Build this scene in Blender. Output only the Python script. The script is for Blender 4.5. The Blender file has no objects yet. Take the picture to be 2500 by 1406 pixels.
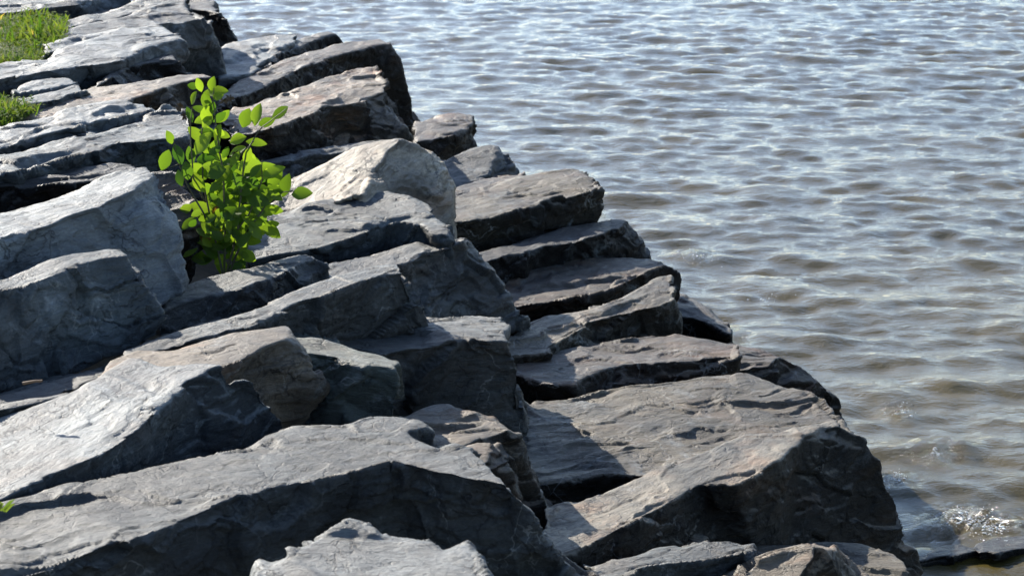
import bpy, bmesh, math, random
import numpy as np
from mathutils import Vector, Matrix
random.seed(7)
sc = bpy.context.scene
COL = sc.collection

# ------------------------------------------------------------------ camera, sky, sun
F_PX, CX, CY = 5414.0, 1250.0, 703.0          # focal length in photo pixels (2500 wide)
PITCH = math.radians(14.5)
CAM = Vector((0, 0, 4.0))
cd = bpy.data.cameras.new('camera'); cam = bpy.data.objects.new('camera', cd); COL.objects.link(cam)
cam.location = CAM; cam.rotation_euler = (math.pi/2 - PITCH, 0, 0)
cd.sensor_width = 36; cd.lens = F_PX/2500*36; cd.clip_end = 2000; cd.clip_start = 0.1
cd.dof.use_dof = True; cd.dof.focus_distance = 9.0; cd.dof.aperture_fstop = 9.0
sc.camera = cam
SUN_EL, SUN_AZ = math.radians(30), math.radians(-39)      # azimuth from +Y, negative = left
SUNV = Vector((math.sin(SUN_AZ)*math.cos(SUN_EL), math.cos(SUN_AZ)*math.cos(SUN_EL), math.sin(SUN_EL)))
w = bpy.data.worlds.new('World'); sc.world = w; w.use_nodes = True
nt = w.node_tree; bg = nt.nodes['Background']
sky = nt.nodes.new('ShaderNodeTexSky'); sky.sky_type = 'NISHITA'; sky.sun_disc = False
sky.sun_elevation = SUN_EL; sky.sun_rotation = SUN_AZ; sky.air_density = 0.76; sky.dust_density = 0.4; sky.ozone_density = 1.0
nt.links.new(sky.outputs[0], bg.inputs[0]); bg.inputs[1].default_value = 0.108
sl = bpy.data.lights.new('sun', 'SUN'); so = bpy.data.objects.new('sun', sl); COL.objects.link(so)
sl.energy = 5.0; sl.angle = math.radians(0.53); sl.color = (1.0, 0.93, 0.82)
so.rotation_euler = SUNV.to_track_quat('Z', 'Y').to_euler()
sc.view_settings.view_transform = 'Standard'; sc.view_settings.look = 'None'
sc.view_settings.exposure = 1.38; sc.view_settings.gamma = 1.0

# ------------------------------------------------------------------ helpers
FWD = Vector((0, math.cos(PITCH), -math.sin(PITCH))); UP = Vector((0, math.sin(PITCH), math.cos(PITCH))); RT = Vector((1, 0, 0))
def ray(x, y): return FWD*F_PX + RT*(x-CX) - UP*(y-CY)
def on_plane(x, y, P, N):
    d = ray(x, y); return CAM + d*((P-CAM).dot(N)/d.dot(N))
SHORE = [(2.2, -30), (2.2, 7.0), (1.98, 9.96), (1.43, 14), (1.0, 16.5), (0.3, 19), (-0.45, 21), (-3.45, 27.8), (-8, 36), (-40, 90)]
_SA = np.array(SHORE[:-1], float); _SB = np.array(SHORE[1:], float)
def shore_dist(X, Y):
    "signed distance inland from the waterline (positive on land)"
    P = np.stack([np.asarray(X, float).ravel(), np.asarray(Y, float).ravel()], 1)
    best = np.full(len(P), 1e9); sgn = np.ones(len(P))
    for a, b in zip(_SA, _SB):
        ab = b-a; t = np.clip(((P-a)@ab)/(ab@ab), 0, 1); q = a+t[:, None]*ab; dv = P-q
        d = np.hypot(dv[:, 0], dv[:, 1]); s = np.where(ab[0]*dv[:, 1]-ab[1]*dv[:, 0] > 0, 1, -1)
        m = d < best; best[m] = d[m]; sgn[m] = s[m]
    return best*sgn
def S(X, Y):
    d = shore_dist(X, Y); return np.minimum(0.42+0.40*np.clip(d, -0.6, 50), 1.95)
def hit(x, y, dz=0.0):
    "march a photo ray down to the mean surface of the rock slope"
    r = ray(x, y).normalized(); ts = np.arange(4, 60, 0.02)
    X, Y, Z = r.x*ts, r.y*ts, CAM.z+r.z*ts
    i = np.argmax(Z <= S(X, Y)+dz); return Vector((X[i], Y[i], Z[i]))

_rs = np.random.RandomState(3); _PERM = _rs.permutation(4096); _G = _rs.randn(4096, 3); _G /= np.linalg.norm(_G, axis=1)[:, None]
def noise(P, seed=0):
    P = P+np.array([seed*17.13, seed*5.71, seed*9.37]); I = np.floor(P).astype(np.int64); Fr = P-I
    U = Fr*Fr*Fr*(Fr*(Fr*6-15)+10); out = np.zeros(len(P))
    for dx in (0, 1):
        for dy in (0, 1):
            for dz in (0, 1):
                h = _PERM[(_PERM[(_PERM[(I[:, 0]+dx) & 4095]+I[:, 1]+dy) & 4095]+I[:, 2]+dz) & 4095]
                g = _G[h]; dot = g[:, 0]*(Fr[:, 0]-dx)+g[:, 1]*(Fr[:, 1]-dy)+g[:, 2]*(Fr[:, 2]-dz)
                wt = (U[:, 0] if dx else 1-U[:, 0])*(U[:, 1] if dy else 1-U[:, 1])*(U[:, 2] if dz else 1-U[:, 2])
                out += dot*wt
    return out*1.6
def fbm(P, o=3, seed=0):
    s = 0; a = 1.0; t = 0
    for k in range(o): s = s+a*noise(P*2**k, seed+k*3); t += a; a *= 0.5
    return s/t
def cells(P, seed=0):
    "nearest jittered feature point: returns a random value per cell, a random tilt, and closeness to the cell border"
    I = np.floor(P).astype(np.int64); best = np.full(len(P), 1e9); sec = np.full(len(P), 1e9); val = np.zeros(len(P)); tilt = np.zeros(len(P))
    for dx in (-1, 0, 1):
        for dy in (-1, 0, 1):
            for dz in (-1, 0, 1):
                J = I+np.array([dx, dy, dz]); h = _PERM[(_PERM[(_PERM[(J[:, 0]+seed*13) & 4095]+J[:, 1]) & 4095]+J[:, 2]) & 4095]
                f = J+0.5+0.42*_G[h]; q = P-f; d = (q*q).sum(1); m = d < best
                sec = np.where(m, best, np.minimum(sec, d)); best = np.where(m, d, best)
                val = np.where(m, (h*37 % 1009)/1009.0, val); tilt = np.where(m, (q*_G[(h+77) & 4095]).sum(1), tilt)
    return val, tilt, np.sqrt(sec)-np.sqrt(best)
def smoothstep(a, b, x):
    t = np.clip((x-a)/(b-a), 0, 1); return t*t*(3-2*t)
def terrace(v, n):
    "soft steps: flat treads with quick risers"
    k = np.floor(v*n); f = v*n-k; return (k+smoothstep(0.72, 1.0, f))/n

def tag(o, label=None, cat=None, group=None, kind=None):
    for k, v in (('label', label), ('category', cat), ('group', group), ('kind', kind)):
        if v: o[k] = v
    return o
def new_mesh(name, verts, faces, mat=None, smooth=True):
    me = bpy.data.meshes.new(name); me.from_pydata([tuple(v) for v in verts], [], faces); me.update()
    if mat: me.materials.append(mat)
    if smooth: me.polygons.foreach_set('use_smooth', [True]*len(me.polygons))
    o = bpy.data.objects.new(name, me); COL.objects.link(o); return o

# ------------------------------------------------------------------ materials
def mat_new(name):
    m = bpy.data.materials.new(name); m.use_nodes = True; t = m.node_tree
    return m, t, t.nodes['Principled BSDF'], t.nodes, t.links
class NB:
    def __init__(s, t): s.t = t; s.n = t.nodes; s.l = t.links
    def link(s, a, b): s.l.new(a, b)
    def node(s, typ, **kw):
        n = s.n.new(typ)
        for k, v in kw.items(): setattr(n, k, v)
        return n
    def mapping(s, vec, scale, loc=(0, 0, 0)):
        n = s.n.new('ShaderNodeMapping'); s.l.new(vec, n.inputs[0]); n.inputs['Scale'].default_value = scale; n.inputs['Location'].default_value = loc; return n.outputs[0]
    def noise(s, vec, scale, detail=4, rough=0.55, dist=0.0):
        n = s.n.new('ShaderNodeTexNoise'); s.l.new(vec, n.inputs['Vector']); n.inputs['Scale'].default_value = scale
        n.inputs['Detail'].default_value = detail; n.inputs['Roughness'].default_value = rough; n.inputs['Distortion'].default_value = dist; return n.outputs[0]
    def ramp(s, v, stops):
        n = s.n.new('ShaderNodeMapRange'); s.l.new(v, n.inputs[0]); n.inputs[1].default_value, n.inputs[2].default_value = stops[0], stops[1]
        n.inputs[3].default_value, n.inputs[4].default_value = (stops[2], stops[3]) if len(stops) > 2 else (0, 1); return n.outputs[0]
    def mix(s, f, a, b, mode='MIX'):
        n = s.n.new('ShaderNodeMix'); n.data_type = 'RGBA'; n.blend_type = mode
        for k, v in ((0, f), (6, a), (7, b)):
            if hasattr(v, 'links'): s.l.new(v, n.inputs[k])
            else: n.inputs[k].default_value = v if k == 0 or len(v) == 4 else (*v, 1)
        return n.outputs[2]
    def math(s, op, a, b=0.0):
        n = s.n.new('ShaderNodeMath'); n.operation = op
        for k, v in ((0, a), (1, b)):
            if hasattr(v, 'links'): s.l.new(v, n.inputs[k])
            else: n.inputs[k].default_value = v
        return n.outputs[0]
    def bump(s, h, strength, dist, prev=None):
        n = s.n.new('ShaderNodeBump'); s.l.new(h, n.inputs['Height']); n.inputs['Strength'].default_value = strength; n.inputs['Distance'].default_value = dist
        if prev: s.l.new(prev, n.inputs['Normal'])
        return n.outputs[0]

def make_rock_mat():
    m, t, P, _, _ = mat_new('slate'); b = NB(t)
    tc = b.node('ShaderNodeTexCoord').outputs['Object']; oi = b.node('ShaderNodeObjectInfo')
    comb = b.node('ShaderNodeCombineXYZ'); b.link(b.math('MULTIPLY', oi.outputs['Random'], 37.0), comb.inputs[0]); b.link(b.math('MULTIPLY', oi.outputs['Random'], 91.0), comb.inputs[1])
    add = b.node('ShaderNodeVectorMath', operation='ADD'); b.link(tc, add.inputs[0]); b.link(comb.outputs[0], add.inputs[1]); vec = add.outputs[0]
    grain = b.mapping(vec, (1.5, 6.0, 14.0)); streak = b.mapping(vec, (4.0, 18.0, 40.0))
    n_low = b.noise(vec, 2.2, 5, 0.6, 0.4); n_gr = b.noise(grain, 3.0, 8, 0.68, 0.15); n_st = b.noise(streak, 4.0, 8, 0.7, 0.3); n_fine = b.noise(b.mapping(vec, (0.8, 1.3, 1.5)), 85, 5, 0.75)
    col = oi.outputs['Color']
    c = b.mix(b.ramp(n_low, (0.38, 0.64)), b.mix(1.0, col, (0.31, 0.315, 0.325), 'MULTIPLY'), b.mix(1.0, col, (0.95, 0.935, 0.90), 'MULTIPLY'))
    c = b.mix(b.ramp(n_gr, (0.40, 0.62, 0.0, 0.55)), c, b.mix(1.0, c, (0.55, 0.57, 0.6), 'MULTIPLY'))
    # rusty / tan weathering stains
    # shade painted in: faces across the cleavage darkened so fronts go near black
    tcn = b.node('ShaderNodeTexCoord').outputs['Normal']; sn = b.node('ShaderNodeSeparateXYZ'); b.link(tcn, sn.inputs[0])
    side_mask = b.ramp(b.math('ABSOLUTE', sn.outputs[2]), (0.75, 0.45)); dk = b.node('ShaderNodeAttribute', attribute_type='OBJECT', attribute_name='side_shade').outputs['Fac']
    c = b.mix(b.math('MULTIPLY', side_mask, dk), c, b.mix(1.0, c, (0.22, 0.23, 0.25), 'MULTIPLY'))
    at = b.node('ShaderNodeAttribute', attribute_type='OBJECT', attribute_name='stain').outputs['Fac']
    st = b.math('MULTIPLY', b.ramp(b.noise(b.mapping(vec, (1, 1.8, 3), (5, 2, 8)), 1.9, 6, 0.65, 0.8), (0.50, 0.66)), at)
    c = b.mix(st, c, b.mix(1.0, c, (1.75, 1.05, 0.62), 'MULTIPLY'))
    # pale mineral crust and scratches
    cr = b.node('ShaderNodeAttribute', attribute_type='OBJECT', attribute_name='crust').outputs['Fac']
    crn = b.math('MULTIPLY', b.ramp(b.noise(b.mapping(vec, (1, 1, 1), (3, 9, 1)), 5.5, 10, 0.72, 0.9), (0.56, 0.68)), cr)
    c = b.mix(crn, c, (0.28, 0.31, 0.32))
    vo = b.node('ShaderNodeTexVoronoi', feature='DISTANCE_TO_EDGE'); wv = b.node('ShaderNodeVectorMath', operation='MULTIPLY_ADD')
    wn = b.node('ShaderNodeTexNoise'); b.link(vec, wn.inputs['Vector']); wn.inputs['Scale'].default_value = 5; wn.inputs['Detail'].default_value = 6
    b.link(wn.outputs[1], wv.inputs[0]); wv.inputs[1].default_value = (0.4, 0.4, 0.4); b.link(vec, wv.inputs[2])
    b.link(b.mapping(wv.outputs[0], (1.0, 2.0, 1.2)), vo.inputs['Vector']); vo.inputs['Scale'].default_value = 2.2
    vein = b.math('MULTIPLY', b.ramp(vo.outputs[0], (0.0, 0.012, 1.0, 0.0)), b.ramp(n_low, (0.45, 0.6)))
    c = b.mix(b.math('MULTIPLY', vein, 0.5), c, (0.42, 0.42, 0.40))
    c = b.mix(b.ramp(n_st, (0.42, 0.58, 0.0, 0.5)), c, b.mix(1.0, c, (0.6, 0.61, 0.63), 'MULTIPLY'))
    ck = b.node('ShaderNodeTexVoronoi', feature='DISTANCE_TO_EDGE'); b.link(b.mapping(wv.outputs[0], (1.7, 7.0, 9.0), (7, 1, 4)), ck.inputs['Vector']); ck.inputs['Scale'].default_value = 1.6
    crack = b.math('MULTIPLY', b.ramp(ck.outputs[0], (0.0, 0.05, 1.0, 0.0)), b.ramp(b.noise(vec, 4.5, 4, 0.6), (0.47, 0.57)))
    c = b.mix(b.math('MULTIPLY', crack, 0.75), c, (0.012, 0.012, 0.013))
    c = b.mix(b.ramp(n_fine, (0.38, 0.62, 0.0, 0.6)), c, b.mix(1.0, c, (0.5, 0.5, 0.5), 'MULTIPLY'))
    # dark wet band just above the river
    geo = b.node('ShaderNodeNewGeometry'); sep = b.node('ShaderNodeSeparateXYZ'); b.link(geo.outputs['Position'], sep.inputs[0])
    wet = b.ramp(b.math('ADD', sep.outputs[2], b.math('MULTIPLY', b.math('SUBTRACT', n_low, 0.5), 0.5)), (0.34, 0.16))
    c = b.mix(b.math('MULTIPLY', wet, 0.8), c, b.mix(1.0, c, (0.34, 0.31, 0.27), 'MULTIPLY'))
    b.link(c, P.inputs['Base Color'])
    b.link(b.math('SUBTRACT', b.ramp(n_st, (0.3, 0.7, 0.42, 0.64)), b.math('MULTIPLY', wet, 0.18)), P.inputs['Roughness'])
    b.link(b.math('SUBTRACT', 0.5, b.math('MULTIPLY', b.math('MULTIPLY', side_mask, dk), 0.36)), P.inputs['Specular IOR Level'])  # specular cut on the same sides, keeping the painted shade dark
    # crisp little flakes and cracks: random plate heights with sharp borders
    def plates(scale, loc):
        wn2 = b.node('ShaderNodeTexNoise'); b.link(vec, wn2.inputs['Vector']); wn2.inputs['Scale'].default_value = 9; wn2.inputs['Detail'].default_value = 5
        wv2 = b.node('ShaderNodeVectorMath', operation='MULTIPLY_ADD'); b.link(wn2.outputs[1], wv2.inputs[0]); wv2.inputs[1].default_value = (0.10, 0.05, 0.03); b.link(vec, wv2.inputs[2])
        v_ = b.node('ShaderNodeTexVoronoi'); b.link(b.mapping(wv2.outputs[0], scale, loc), v_.inputs['Vector']); v_.inputs['Scale'].default_value = 1.0
        s_ = b.node('ShaderNodeSeparateColor'); b.link(v_.outputs['Color'], s_.inputs[0]); return s_.outputs[0]
    pl1, pl2 = plates((5, 22, 34), (0, 0, 0)), plates((14, 60, 90), (3, 1, 2))
    nrm = b.bump(b.math('SUBTRACT', 1.0, crack), 0.6, 0.012); nrm = b.bump(pl1, 0.7, 0.016, nrm); nrm = b.bump(pl2, 0.7, 0.006, nrm)
    nrm = b.bump(n_gr, 0.45, 0.022, nrm); nrm = b.bump(n_st, 0.8, 0.008, nrm); nrm = b.bump(n_fine, 0.95, 0.0065, nrm)
    b.link(nrm, P.inputs['Normal'])
    return m
ROCK = make_rock_mat()

def make_water_mat():
    m, t, P, _, _ = mat_new('river_water'); b = NB(t)
    g = b.node('ShaderNodeNewGeometry').outputs['Position']
    n = b.noise(g, 0.5, 3); c = b.mix(b.ramp(n, (0.3, 0.7)), (0.088, 0.066, 0.018), (0.054, 0.043, 0.013))
    fo = b.node('ShaderNodeAttribute', attribute_name='foam').outputs['Fac']
    fn = b.noise(b.mapping(g, (1, 1.6, 1)), 38, 6, 0.7, 0.6); fm = b.math('MULTIPLY', b.ramp(b.math('ADD', b.math('MULTIPLY', fn, 0.9), b.math('MULTIPLY', fo, 0.30)), (0.70, 0.84)), b.ramp(fo, (0.05, 0.5)))
    c = b.mix(fm, c, (0.62, 0.62, 0.58)); b.link(c, P.inputs['Base Color']); P.inputs['IOR'].default_value = 1.6
    b.link(b.ramp(fm, (0, 1, 0.05, 0.35)), P.inputs['Roughness'])
    h1 = b.noise(b.mapping(g, (1, 1.7, 1)), 6, 7, 0.62, 0.5); h2 = b.noise(b.mapping(g, (1, 1.5, 1)), 26, 4, 0.6, 0.4)
    nr = b.bump(h1, 0.42, 0.035); nr = b.bump(h2, 0.4, 0.009, nr)
    h3 = b.node('ShaderNodeMath', operation='MULTIPLY'); b.link(fn, h3.inputs[0]); b.link(fo, h3.inputs[1])
    nr = b.bump(h3.outputs[0], 1.0, 0.05, nr); b.link(nr, P.inputs['Normal'])
    return m
WATER = make_water_mat()

def make_soil_mat():
    m, t, P, _, _ = mat_new('dark_soil'); b = NB(t)
    g = b.node('ShaderNodeNewGeometry').outputs['Position']; n = b.noise(g, 6, 8, 0.7)
    b.link(b.mix(b.ramp(n, (0.3, 0.7)), (0.028, 0.024, 0.018), (0.085, 0.065, 0.04)), P.inputs['Base Color']); P.inputs['Roughness'].default_value = 0.95
    b.link(b.bump(n, 0.8, 0.05), P.inputs['Normal']); return m
SOIL = make_soil_mat()

def leaf_mat(name, ca, cb, trans=0.5, rough=0.4, brown=(0.14, 0.08, 0.02)):
    m, t, P, N, L = mat_new(name); b = NB(t)
    g = b.node('ShaderNodeNewGeometry'); rnd = g.outputs['Random Per Island']
    c = b.mix(rnd, ca, cb); c = b.mix(b.ramp(rnd, (0.985, 0.99)), c, brown); b.link(c, P.inputs['Base Color']); P.inputs['Roughness'].default_value = rough; P.inputs['Specular IOR Level'].default_value = 0.25
    tr = b.node('ShaderNodeBsdfTranslucent'); b.link(b.mix(1.0, c, (2.0, 1.95, 0.7), 'MULTIPLY'), tr.inputs[0])
    mx = b.node('ShaderNodeMixShader'); mx.inputs[0].default_value = trans
    b.link(P.outputs[0], mx.inputs[1]); b.link(tr.outputs[0], mx.inputs[2]); b.link(mx.outputs[0], N['Material Output'].inputs[0]); return m
LEAF = leaf_mat('sapling_leaf', (0.025, 0.065, 0.010), (0.13, 0.20, 0.022), 0.52, 0.45)
GRASS = leaf_mat('grass_blade', (0.035, 0.085, 0.012), (0.11, 0.14, 0.04), 0.42, 0.9, (0.25, 0.19, 0.09))
def plain(name, c, rough=0.6):
    m, t, P, _, _ = mat_new(name); b = NB(t); g = b.node('ShaderNodeTexCoord').outputs['Object']
    n = b.noise(g, 25, 4); b.link(b.mix(b.ramp(n, (0.3, 0.7)), tuple(v*0.7 for v in c), tuple(v*1.2 for v in c)), P.inputs['Base Color']); P.inputs['Roughness'].default_value = rough; return m
STEM = plain('stem_bark', (0.06, 0.06, 0.025)); 

# ------------------------------------------------------------------ rocks
def shell(bm, D, f, b, d, R, dz, NT, NF, NR, depth, taper, zabs):
    """visible faces (top, front, end) set on planes in the world, then closed with a solid body behind"""
    NT, NF, NR = Vector(NT).normalized(), Vector(NF).normalized(), Vector(NR).normalized()
    mid = f[len(f)//2]
    if zabs is not None: A = on_plane(mid[0], mid[1], Vector((0, 0, zabs)), Vector((0, 0, 1)))
    else: A = hit(mid[0], mid[1], dz)
    pts = {}; px = {}
    for i, p in enumerate(f): pts['f', i] = on_plane(*p, A, NT); px['f', i] = p
    for i, p in enumerate(b): pts['b', i] = on_plane(*p, A, NT); px['b', i] = p
    fx = [p[0] for p in f]
    for i, p in enumerate(d or []):
        k = 0
        while k < len(f)-2 and p[0] > f[k+1][0]: k += 1
        den = f[k+1][0]-f[k][0]; u = min(1, max(0, (p[0]-f[k][0])/den if abs(den) > 1e-6 else 0))
        Q = pts['f', k].lerp(pts['f', k+1], u)
        pts['d', i] = on_plane(*p, Q, NF); px['d', i] = p
    faces = [[('f', i) for i in range(len(f))]+[('b', i) for i in range(len(b))]]
    if d: faces.append([('f', i) for i in range(len(f))]+[('d', i) for i in range(len(d))])
    if R:
        ks = []; known = []
        for it in R:
            if isinstance(it, str):
                c = it[0]; i = int(it[1:]); L = {'f': f, 'b': b, 'd': d}[c]; i = i % len(L) if i < 0 else i; known.append((c, i))
        n = 0
        for it in R:
            if isinstance(it, str):
                c = it[0]; i = int(it[1:]); L = {'f': f, 'b': b, 'd': d}[c]; ks.append((c, i % len(L) if i < 0 else i))
            else:
                q = min(known, key=lambda k: (px[k][0]-it[0])**2+(px[k][1]-it[1])**2)
                key = ('r', n); n += 1; pts[key] = on_plane(*it, pts[q], NR); px[key] = it; ks.append(key)
        faces.append(ks)
    keys = list(pts); ctr = sum((pts[k] for k in keys), Vector())/len(keys)
    V = (ctr-CAM).normalized(); back = ctr+V*depth
    vf = {k: bm.verts.new(pts[k]) for k in keys}; fs = []
    for fc in faces:
        try: fs.append(bm.faces.new([vf[k] for k in fc]))
        except ValueError: print('  bad face')
    # solid body behind the visible faces, narrowing away from them
    deep = max((pts[k]-ctr).dot(V) for k in keys)
    vb = {}
    for k in keys:
        q = pts[k]-ctr; along = q.dot(V); side = q-V*along
        vb[k] = bm.verts.new(ctr+side*taper+V*(along*0.35+deep*0.65+depth))
    inv = {v: k for k, v in vf.items()}
    bnd = [e for e in {e for fc in fs for e in fc.edges} if len(e.link_faces) == 1]
    for e in bnd:
        a, c = inv[e.verts[0]], inv[e.verts[1]]; bm.faces.new([vf[a], vf[c], vb[c], vb[a]])
    for fc in faces:
        try: bm.faces.new([vb[k] for k in reversed(fc)])
        except ValueError: pass
    return A, NT, pts, len(f)

STATS = []
def lap(A, E, it):
    n = len(A); cnt = np.bincount(E.ravel(), minlength=n).astype(float)+1
    for _ in range(it):
        S_ = A.copy()
        for c in range(3): S_[:, c] += np.bincount(E[:, 0], weights=A[E[:, 1], c], minlength=n)+np.bincount(E[:, 1], weights=A[E[:, 0], c], minlength=n)
        A = S_/cnt[:, None]
    return A
ROCKS = {}
def rock(name, label, cat, tone, pieces, stain=0.4, crust=0.45, rough=1.0, lump=1.0, side_shade=None, group='riprap rocks of the shore embankment'):
    bm = bmesh.new(); first = None
    for pc in pieces:
        tmp = bmesh.new()
        a = shell(tmp, None, pc['f'], pc['b'], pc.get('d'), pc.get('R'), pc.get('dz', 0), pc.get('NT', (0.06, 0.0, 1)), pc.get('NF', (0.2, -1, -0.22)), pc.get('NR', (0.85, -0.5, 0.35)), pc.get('depth', 0.4), pc.get('taper', 0.85), pc.get('z'))
        bmesh.ops.recalc_face_normals(tmp, faces=tmp.faces[:]); bmesh.ops.triangulate(tmp, faces=tmp.faces[:])
        me = bpy.data.meshes.new('tmp'); tmp.to_mesh(me); tmp.free(); bm.from_mesh(me); bpy.data.meshes.remove(me)
        first = first or a
    A, NT, pts, nf = first
    me = bpy.data.meshes.new(name); bm.to_mesh(me); bm.free()
    D = (A-CAM).length; vox = max(0.0085, D*0.00098)
    o = bpy.data.objects.new(name, me); COL.objects.link(o)
    md = o.modifiers.new('r', 'REMESH'); md.mode = 'VOXEL'; md.voxel_size = vox; md.use_smooth_shade = True
    dg = bpy.context.evaluated_depsgraph_get(); dg.update(); ev = o.evaluated_get(dg)
    m2 = bpy.data.meshes.new_from_object(ev); o.modifiers.clear(); o.data = m2; m2.name = name; bpy.data.meshes.remove(me)
    # bedding frame
    wv = NT; u = pts['f', nf-1]-pts['f', 0]; u = (u-wv*u.dot(wv)).normalized(); v = wv.cross(u)
    M = Matrix((u, v, wv)).transposed(); C = A.copy()
    n = len(m2.vertices); co = np.empty(n*3); m2.vertices.foreach_get('co', co); co = co.reshape(-1, 3)
    Mi = np.array(M).T; L = (co-np.array(C))@Mi.T
    m2.vertices.foreach_set('co', L.ravel()); m2.update()
    no = np.empty(n*3); m2.vertices.foreach_get('normal', no); no = no.reshape(-1, 3)
    E = np.empty(len(m2.edges)*2, np.int32); m2.edges.foreach_get('vertices', E); E = E.reshape(-1, 2)
    L = lap(L, E, 3 if D < 9 else 2); ns = lap(no, E, 4 if D < 9 else 3); ns /= np.linalg.norm(ns, axis=1)[:, None]+1e-9; no = lap(no, E, 2); no /= np.linalg.norm(no, axis=1)[:, None]+1e-9
    seed = (sum(ord(c)*(i+3) for i, c in enumerate(label)) % 997)
    top = smoothstep(0.55, 0.9, np.abs(no[:, 2])); side = 1-top
    U, Vv, W = L[:, 0], L[:, 1], L[:, 2]
    e = 1.0 if D > 8 else 0.85
    wq = np.stack([noise(L*3.1, seed+1), noise(L*3.1, seed+2), noise(L*3.1, seed+3)], 1)*0.10+np.stack([noise(L*11, seed+4), noise(L*11, seed+5), noise(L*11, seed+6)], 1)*0.025
    Lw = L+wq
    lowf = fbm(L*np.array([1.6, 2.2, 2.6]), 3, seed); ang = np.abs(noise(L*np.array([2.3, 3.1, 3.4]), seed+5))
    disp = lump*(0.014*lowf+0.016*(0.25-ang))
    # broken facets of the sides
    v1, t1, b1 = cells(Lw*np.array([2.2, 3.0, 4.5]), seed+1); v2, t2, b2 = cells(Lw*np.array([5, 6, 15]), seed+2)
    g1 = smoothstep(0.0, 0.07, b1); g2 = smoothstep(0.0, 0.12, b2)
    disp += side*rough*(0.044*(v1-0.5)*g1+0.042*t1+0.010*(v2-0.5)*g2+0.012*t2)
    v5, t5, b5 = cells(Lw*np.array([11, 12, 30]), seed+7); disp += side*rough*(0.005*(v5-0.5)+0.006*t5)
    # flakes lifted off the cleavage face: long thin-edged plates
    v3, t3, b3 = cells(Lw*np.array([1.3, 4.2, 0.01])+np.array([0, 0, 0.5]), seed+3); v4, t4, b4 = cells(Lw*np.array([3.4, 12, 0.01])+np.array([0, 0, 0.5]), seed+4)
    gate = smoothstep(-0.15, 0.25, noise(L*np.array([1.1, 1.8, 0.1]), seed+8))
    g3 = smoothstep(0.0, 0.10, b3); g4 = smoothstep(0.0, 0.16, b4)
    disp += top*rough*(0.028*(v3-0.6)*(0.3+gate)*g3+0.006*t3+0.014*(v4-0.6)*gate*g4+0.004*t4)
    fl2 = fbm(np.stack([U*4, Vv*22, W*4.0], 1), 3, seed+30); disp += top*rough*0.007*(terrace(fl2+2, 5)-(fl2+2)+0.6*fl2)
    lam2 = fbm(np.stack([U*2.0, Vv*2.0, W*40], 1)+wq*3, 2, seed+50); disp += side*rough*0.003*lam2
    disp += 0.0035*fbm(L*np.array([14, 26, 30]), 3, seed+60)
    disp = np.clip(disp, -0.09, 0.05)
    L2 = L+ns*disp[:, None]
    m2.vertices.foreach_set('co', L2.ravel()); m2.update()
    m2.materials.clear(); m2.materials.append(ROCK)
    m2.polygons.foreach_set('use_smooth', [True]*len(m2.polygons))
    o.matrix_world = Matrix.Translation(C) @ M.to_4x4()
    o.color = (*tone, 1); o['stain'] = float(stain); o['crust'] = float(crust); o['side_shade'] = side_shade if side_shade is not None else 0.0 if crust >= 0.6 else 1.0 if tone in (OLIVE, BROWN, DARK, TAN, PALETAN) else 0.5
    tag(o, label, cat, group); STATS.append((name, n, round(D, 1))); ROCKS[label] = o
    return o

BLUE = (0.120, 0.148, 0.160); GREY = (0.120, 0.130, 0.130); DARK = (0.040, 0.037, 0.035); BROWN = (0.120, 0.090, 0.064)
TAN = (0.26, 0.205, 0.145); OLIVE = (0.155, 0.128, 0.085); CREAM = (0.62, 0.54, 0.42); GREEN = (0.120, 0.142, 0.122); PALE = (0.29, 0.32, 0.33); PALETAN = (0.27, 0.235, 0.18)
def P(**k): return k
# ---- bottom edge of the view
rock('boulder', 'pale lumpy boulder with a rounded hump at the bottom edge of the photo', 'boulder', PALE, [
  P(f=[(590,1540),(900,1560),(1190,1540)], b=[(1172,1410),(1165,1370),(1150,1342),(1130,1328),(1080,1340),(1040,1315),(1000,1305),(930,1300),(880,1270),(845,1262),(790,1295),(745,1322),(725,1332),(715,1360),(640,1385),(620,1410)], NT=(-0.02,-0.22,1), dz=0.4, depth=0.35),
], stain=0.1, crust=0.7, lump=1.7)
rock('flat_rock', 'long bluish slab with a cracked flaky top filling the bottom left corner', 'stone slab', GREY, [
  P(f=[(-120,1452),(60,1397),(175,1368),(265,1330),(340,1305),(430,1270),(545,1225),(640,1195),(750,1172),(850,1150),(950,1122),(1010,1110),(1040,1128),(1075,1150),(1120,1136),(1160,1142),(1200,1165),(1240,1185)],
    b=[(1215,1150),(1180,1118),(1150,1092),(1110,1085),(1075,1100),(1040,1085),(960,1050),(860,1045),(780,1036),(720,1040),(630,1062),(590,1082),(560,1098),(500,1113),(440,1128),(350,1147),(300,1160),(240,1170),(170,1178),(75,1210),(20,1222),(-120,1262)],
    d=[(1290,1240),(1320,1290),(1350,1350),(1375,1410),(1385,1500),(1000,1650),(-120,1750)], NF=(0.35,-1,0.1), dz=0.26, depth=0.5),
  P(f=[(780,1072),(860,1084),(926,1099),(1032,1040)], b=[(1018,1026),(1000,1020),(920,1018),(860,1026),(800,1040)],
    d=[(1050,1052),(1074,1106),(1020,1130),(900,1130),(790,1110)], NF=(0.3,-1,0.3), dz=0.285, depth=0.3),
], stain=0.12, crust=0.25)
rock('stone', 'narrow brown stone wedged right of the long bottom slab, at the bottom edge', 'stone', BROWN, [
  P(f=[(1350,1500),(1400,1520),(1455,1500)], b=[(1448,1420),(1435,1395),(1410,1375),(1385,1355),(1362,1338),(1345,1380)], NT=(0.3,-0.3,1), dz=-0.1, depth=0.3)], stain=0.5)
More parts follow.
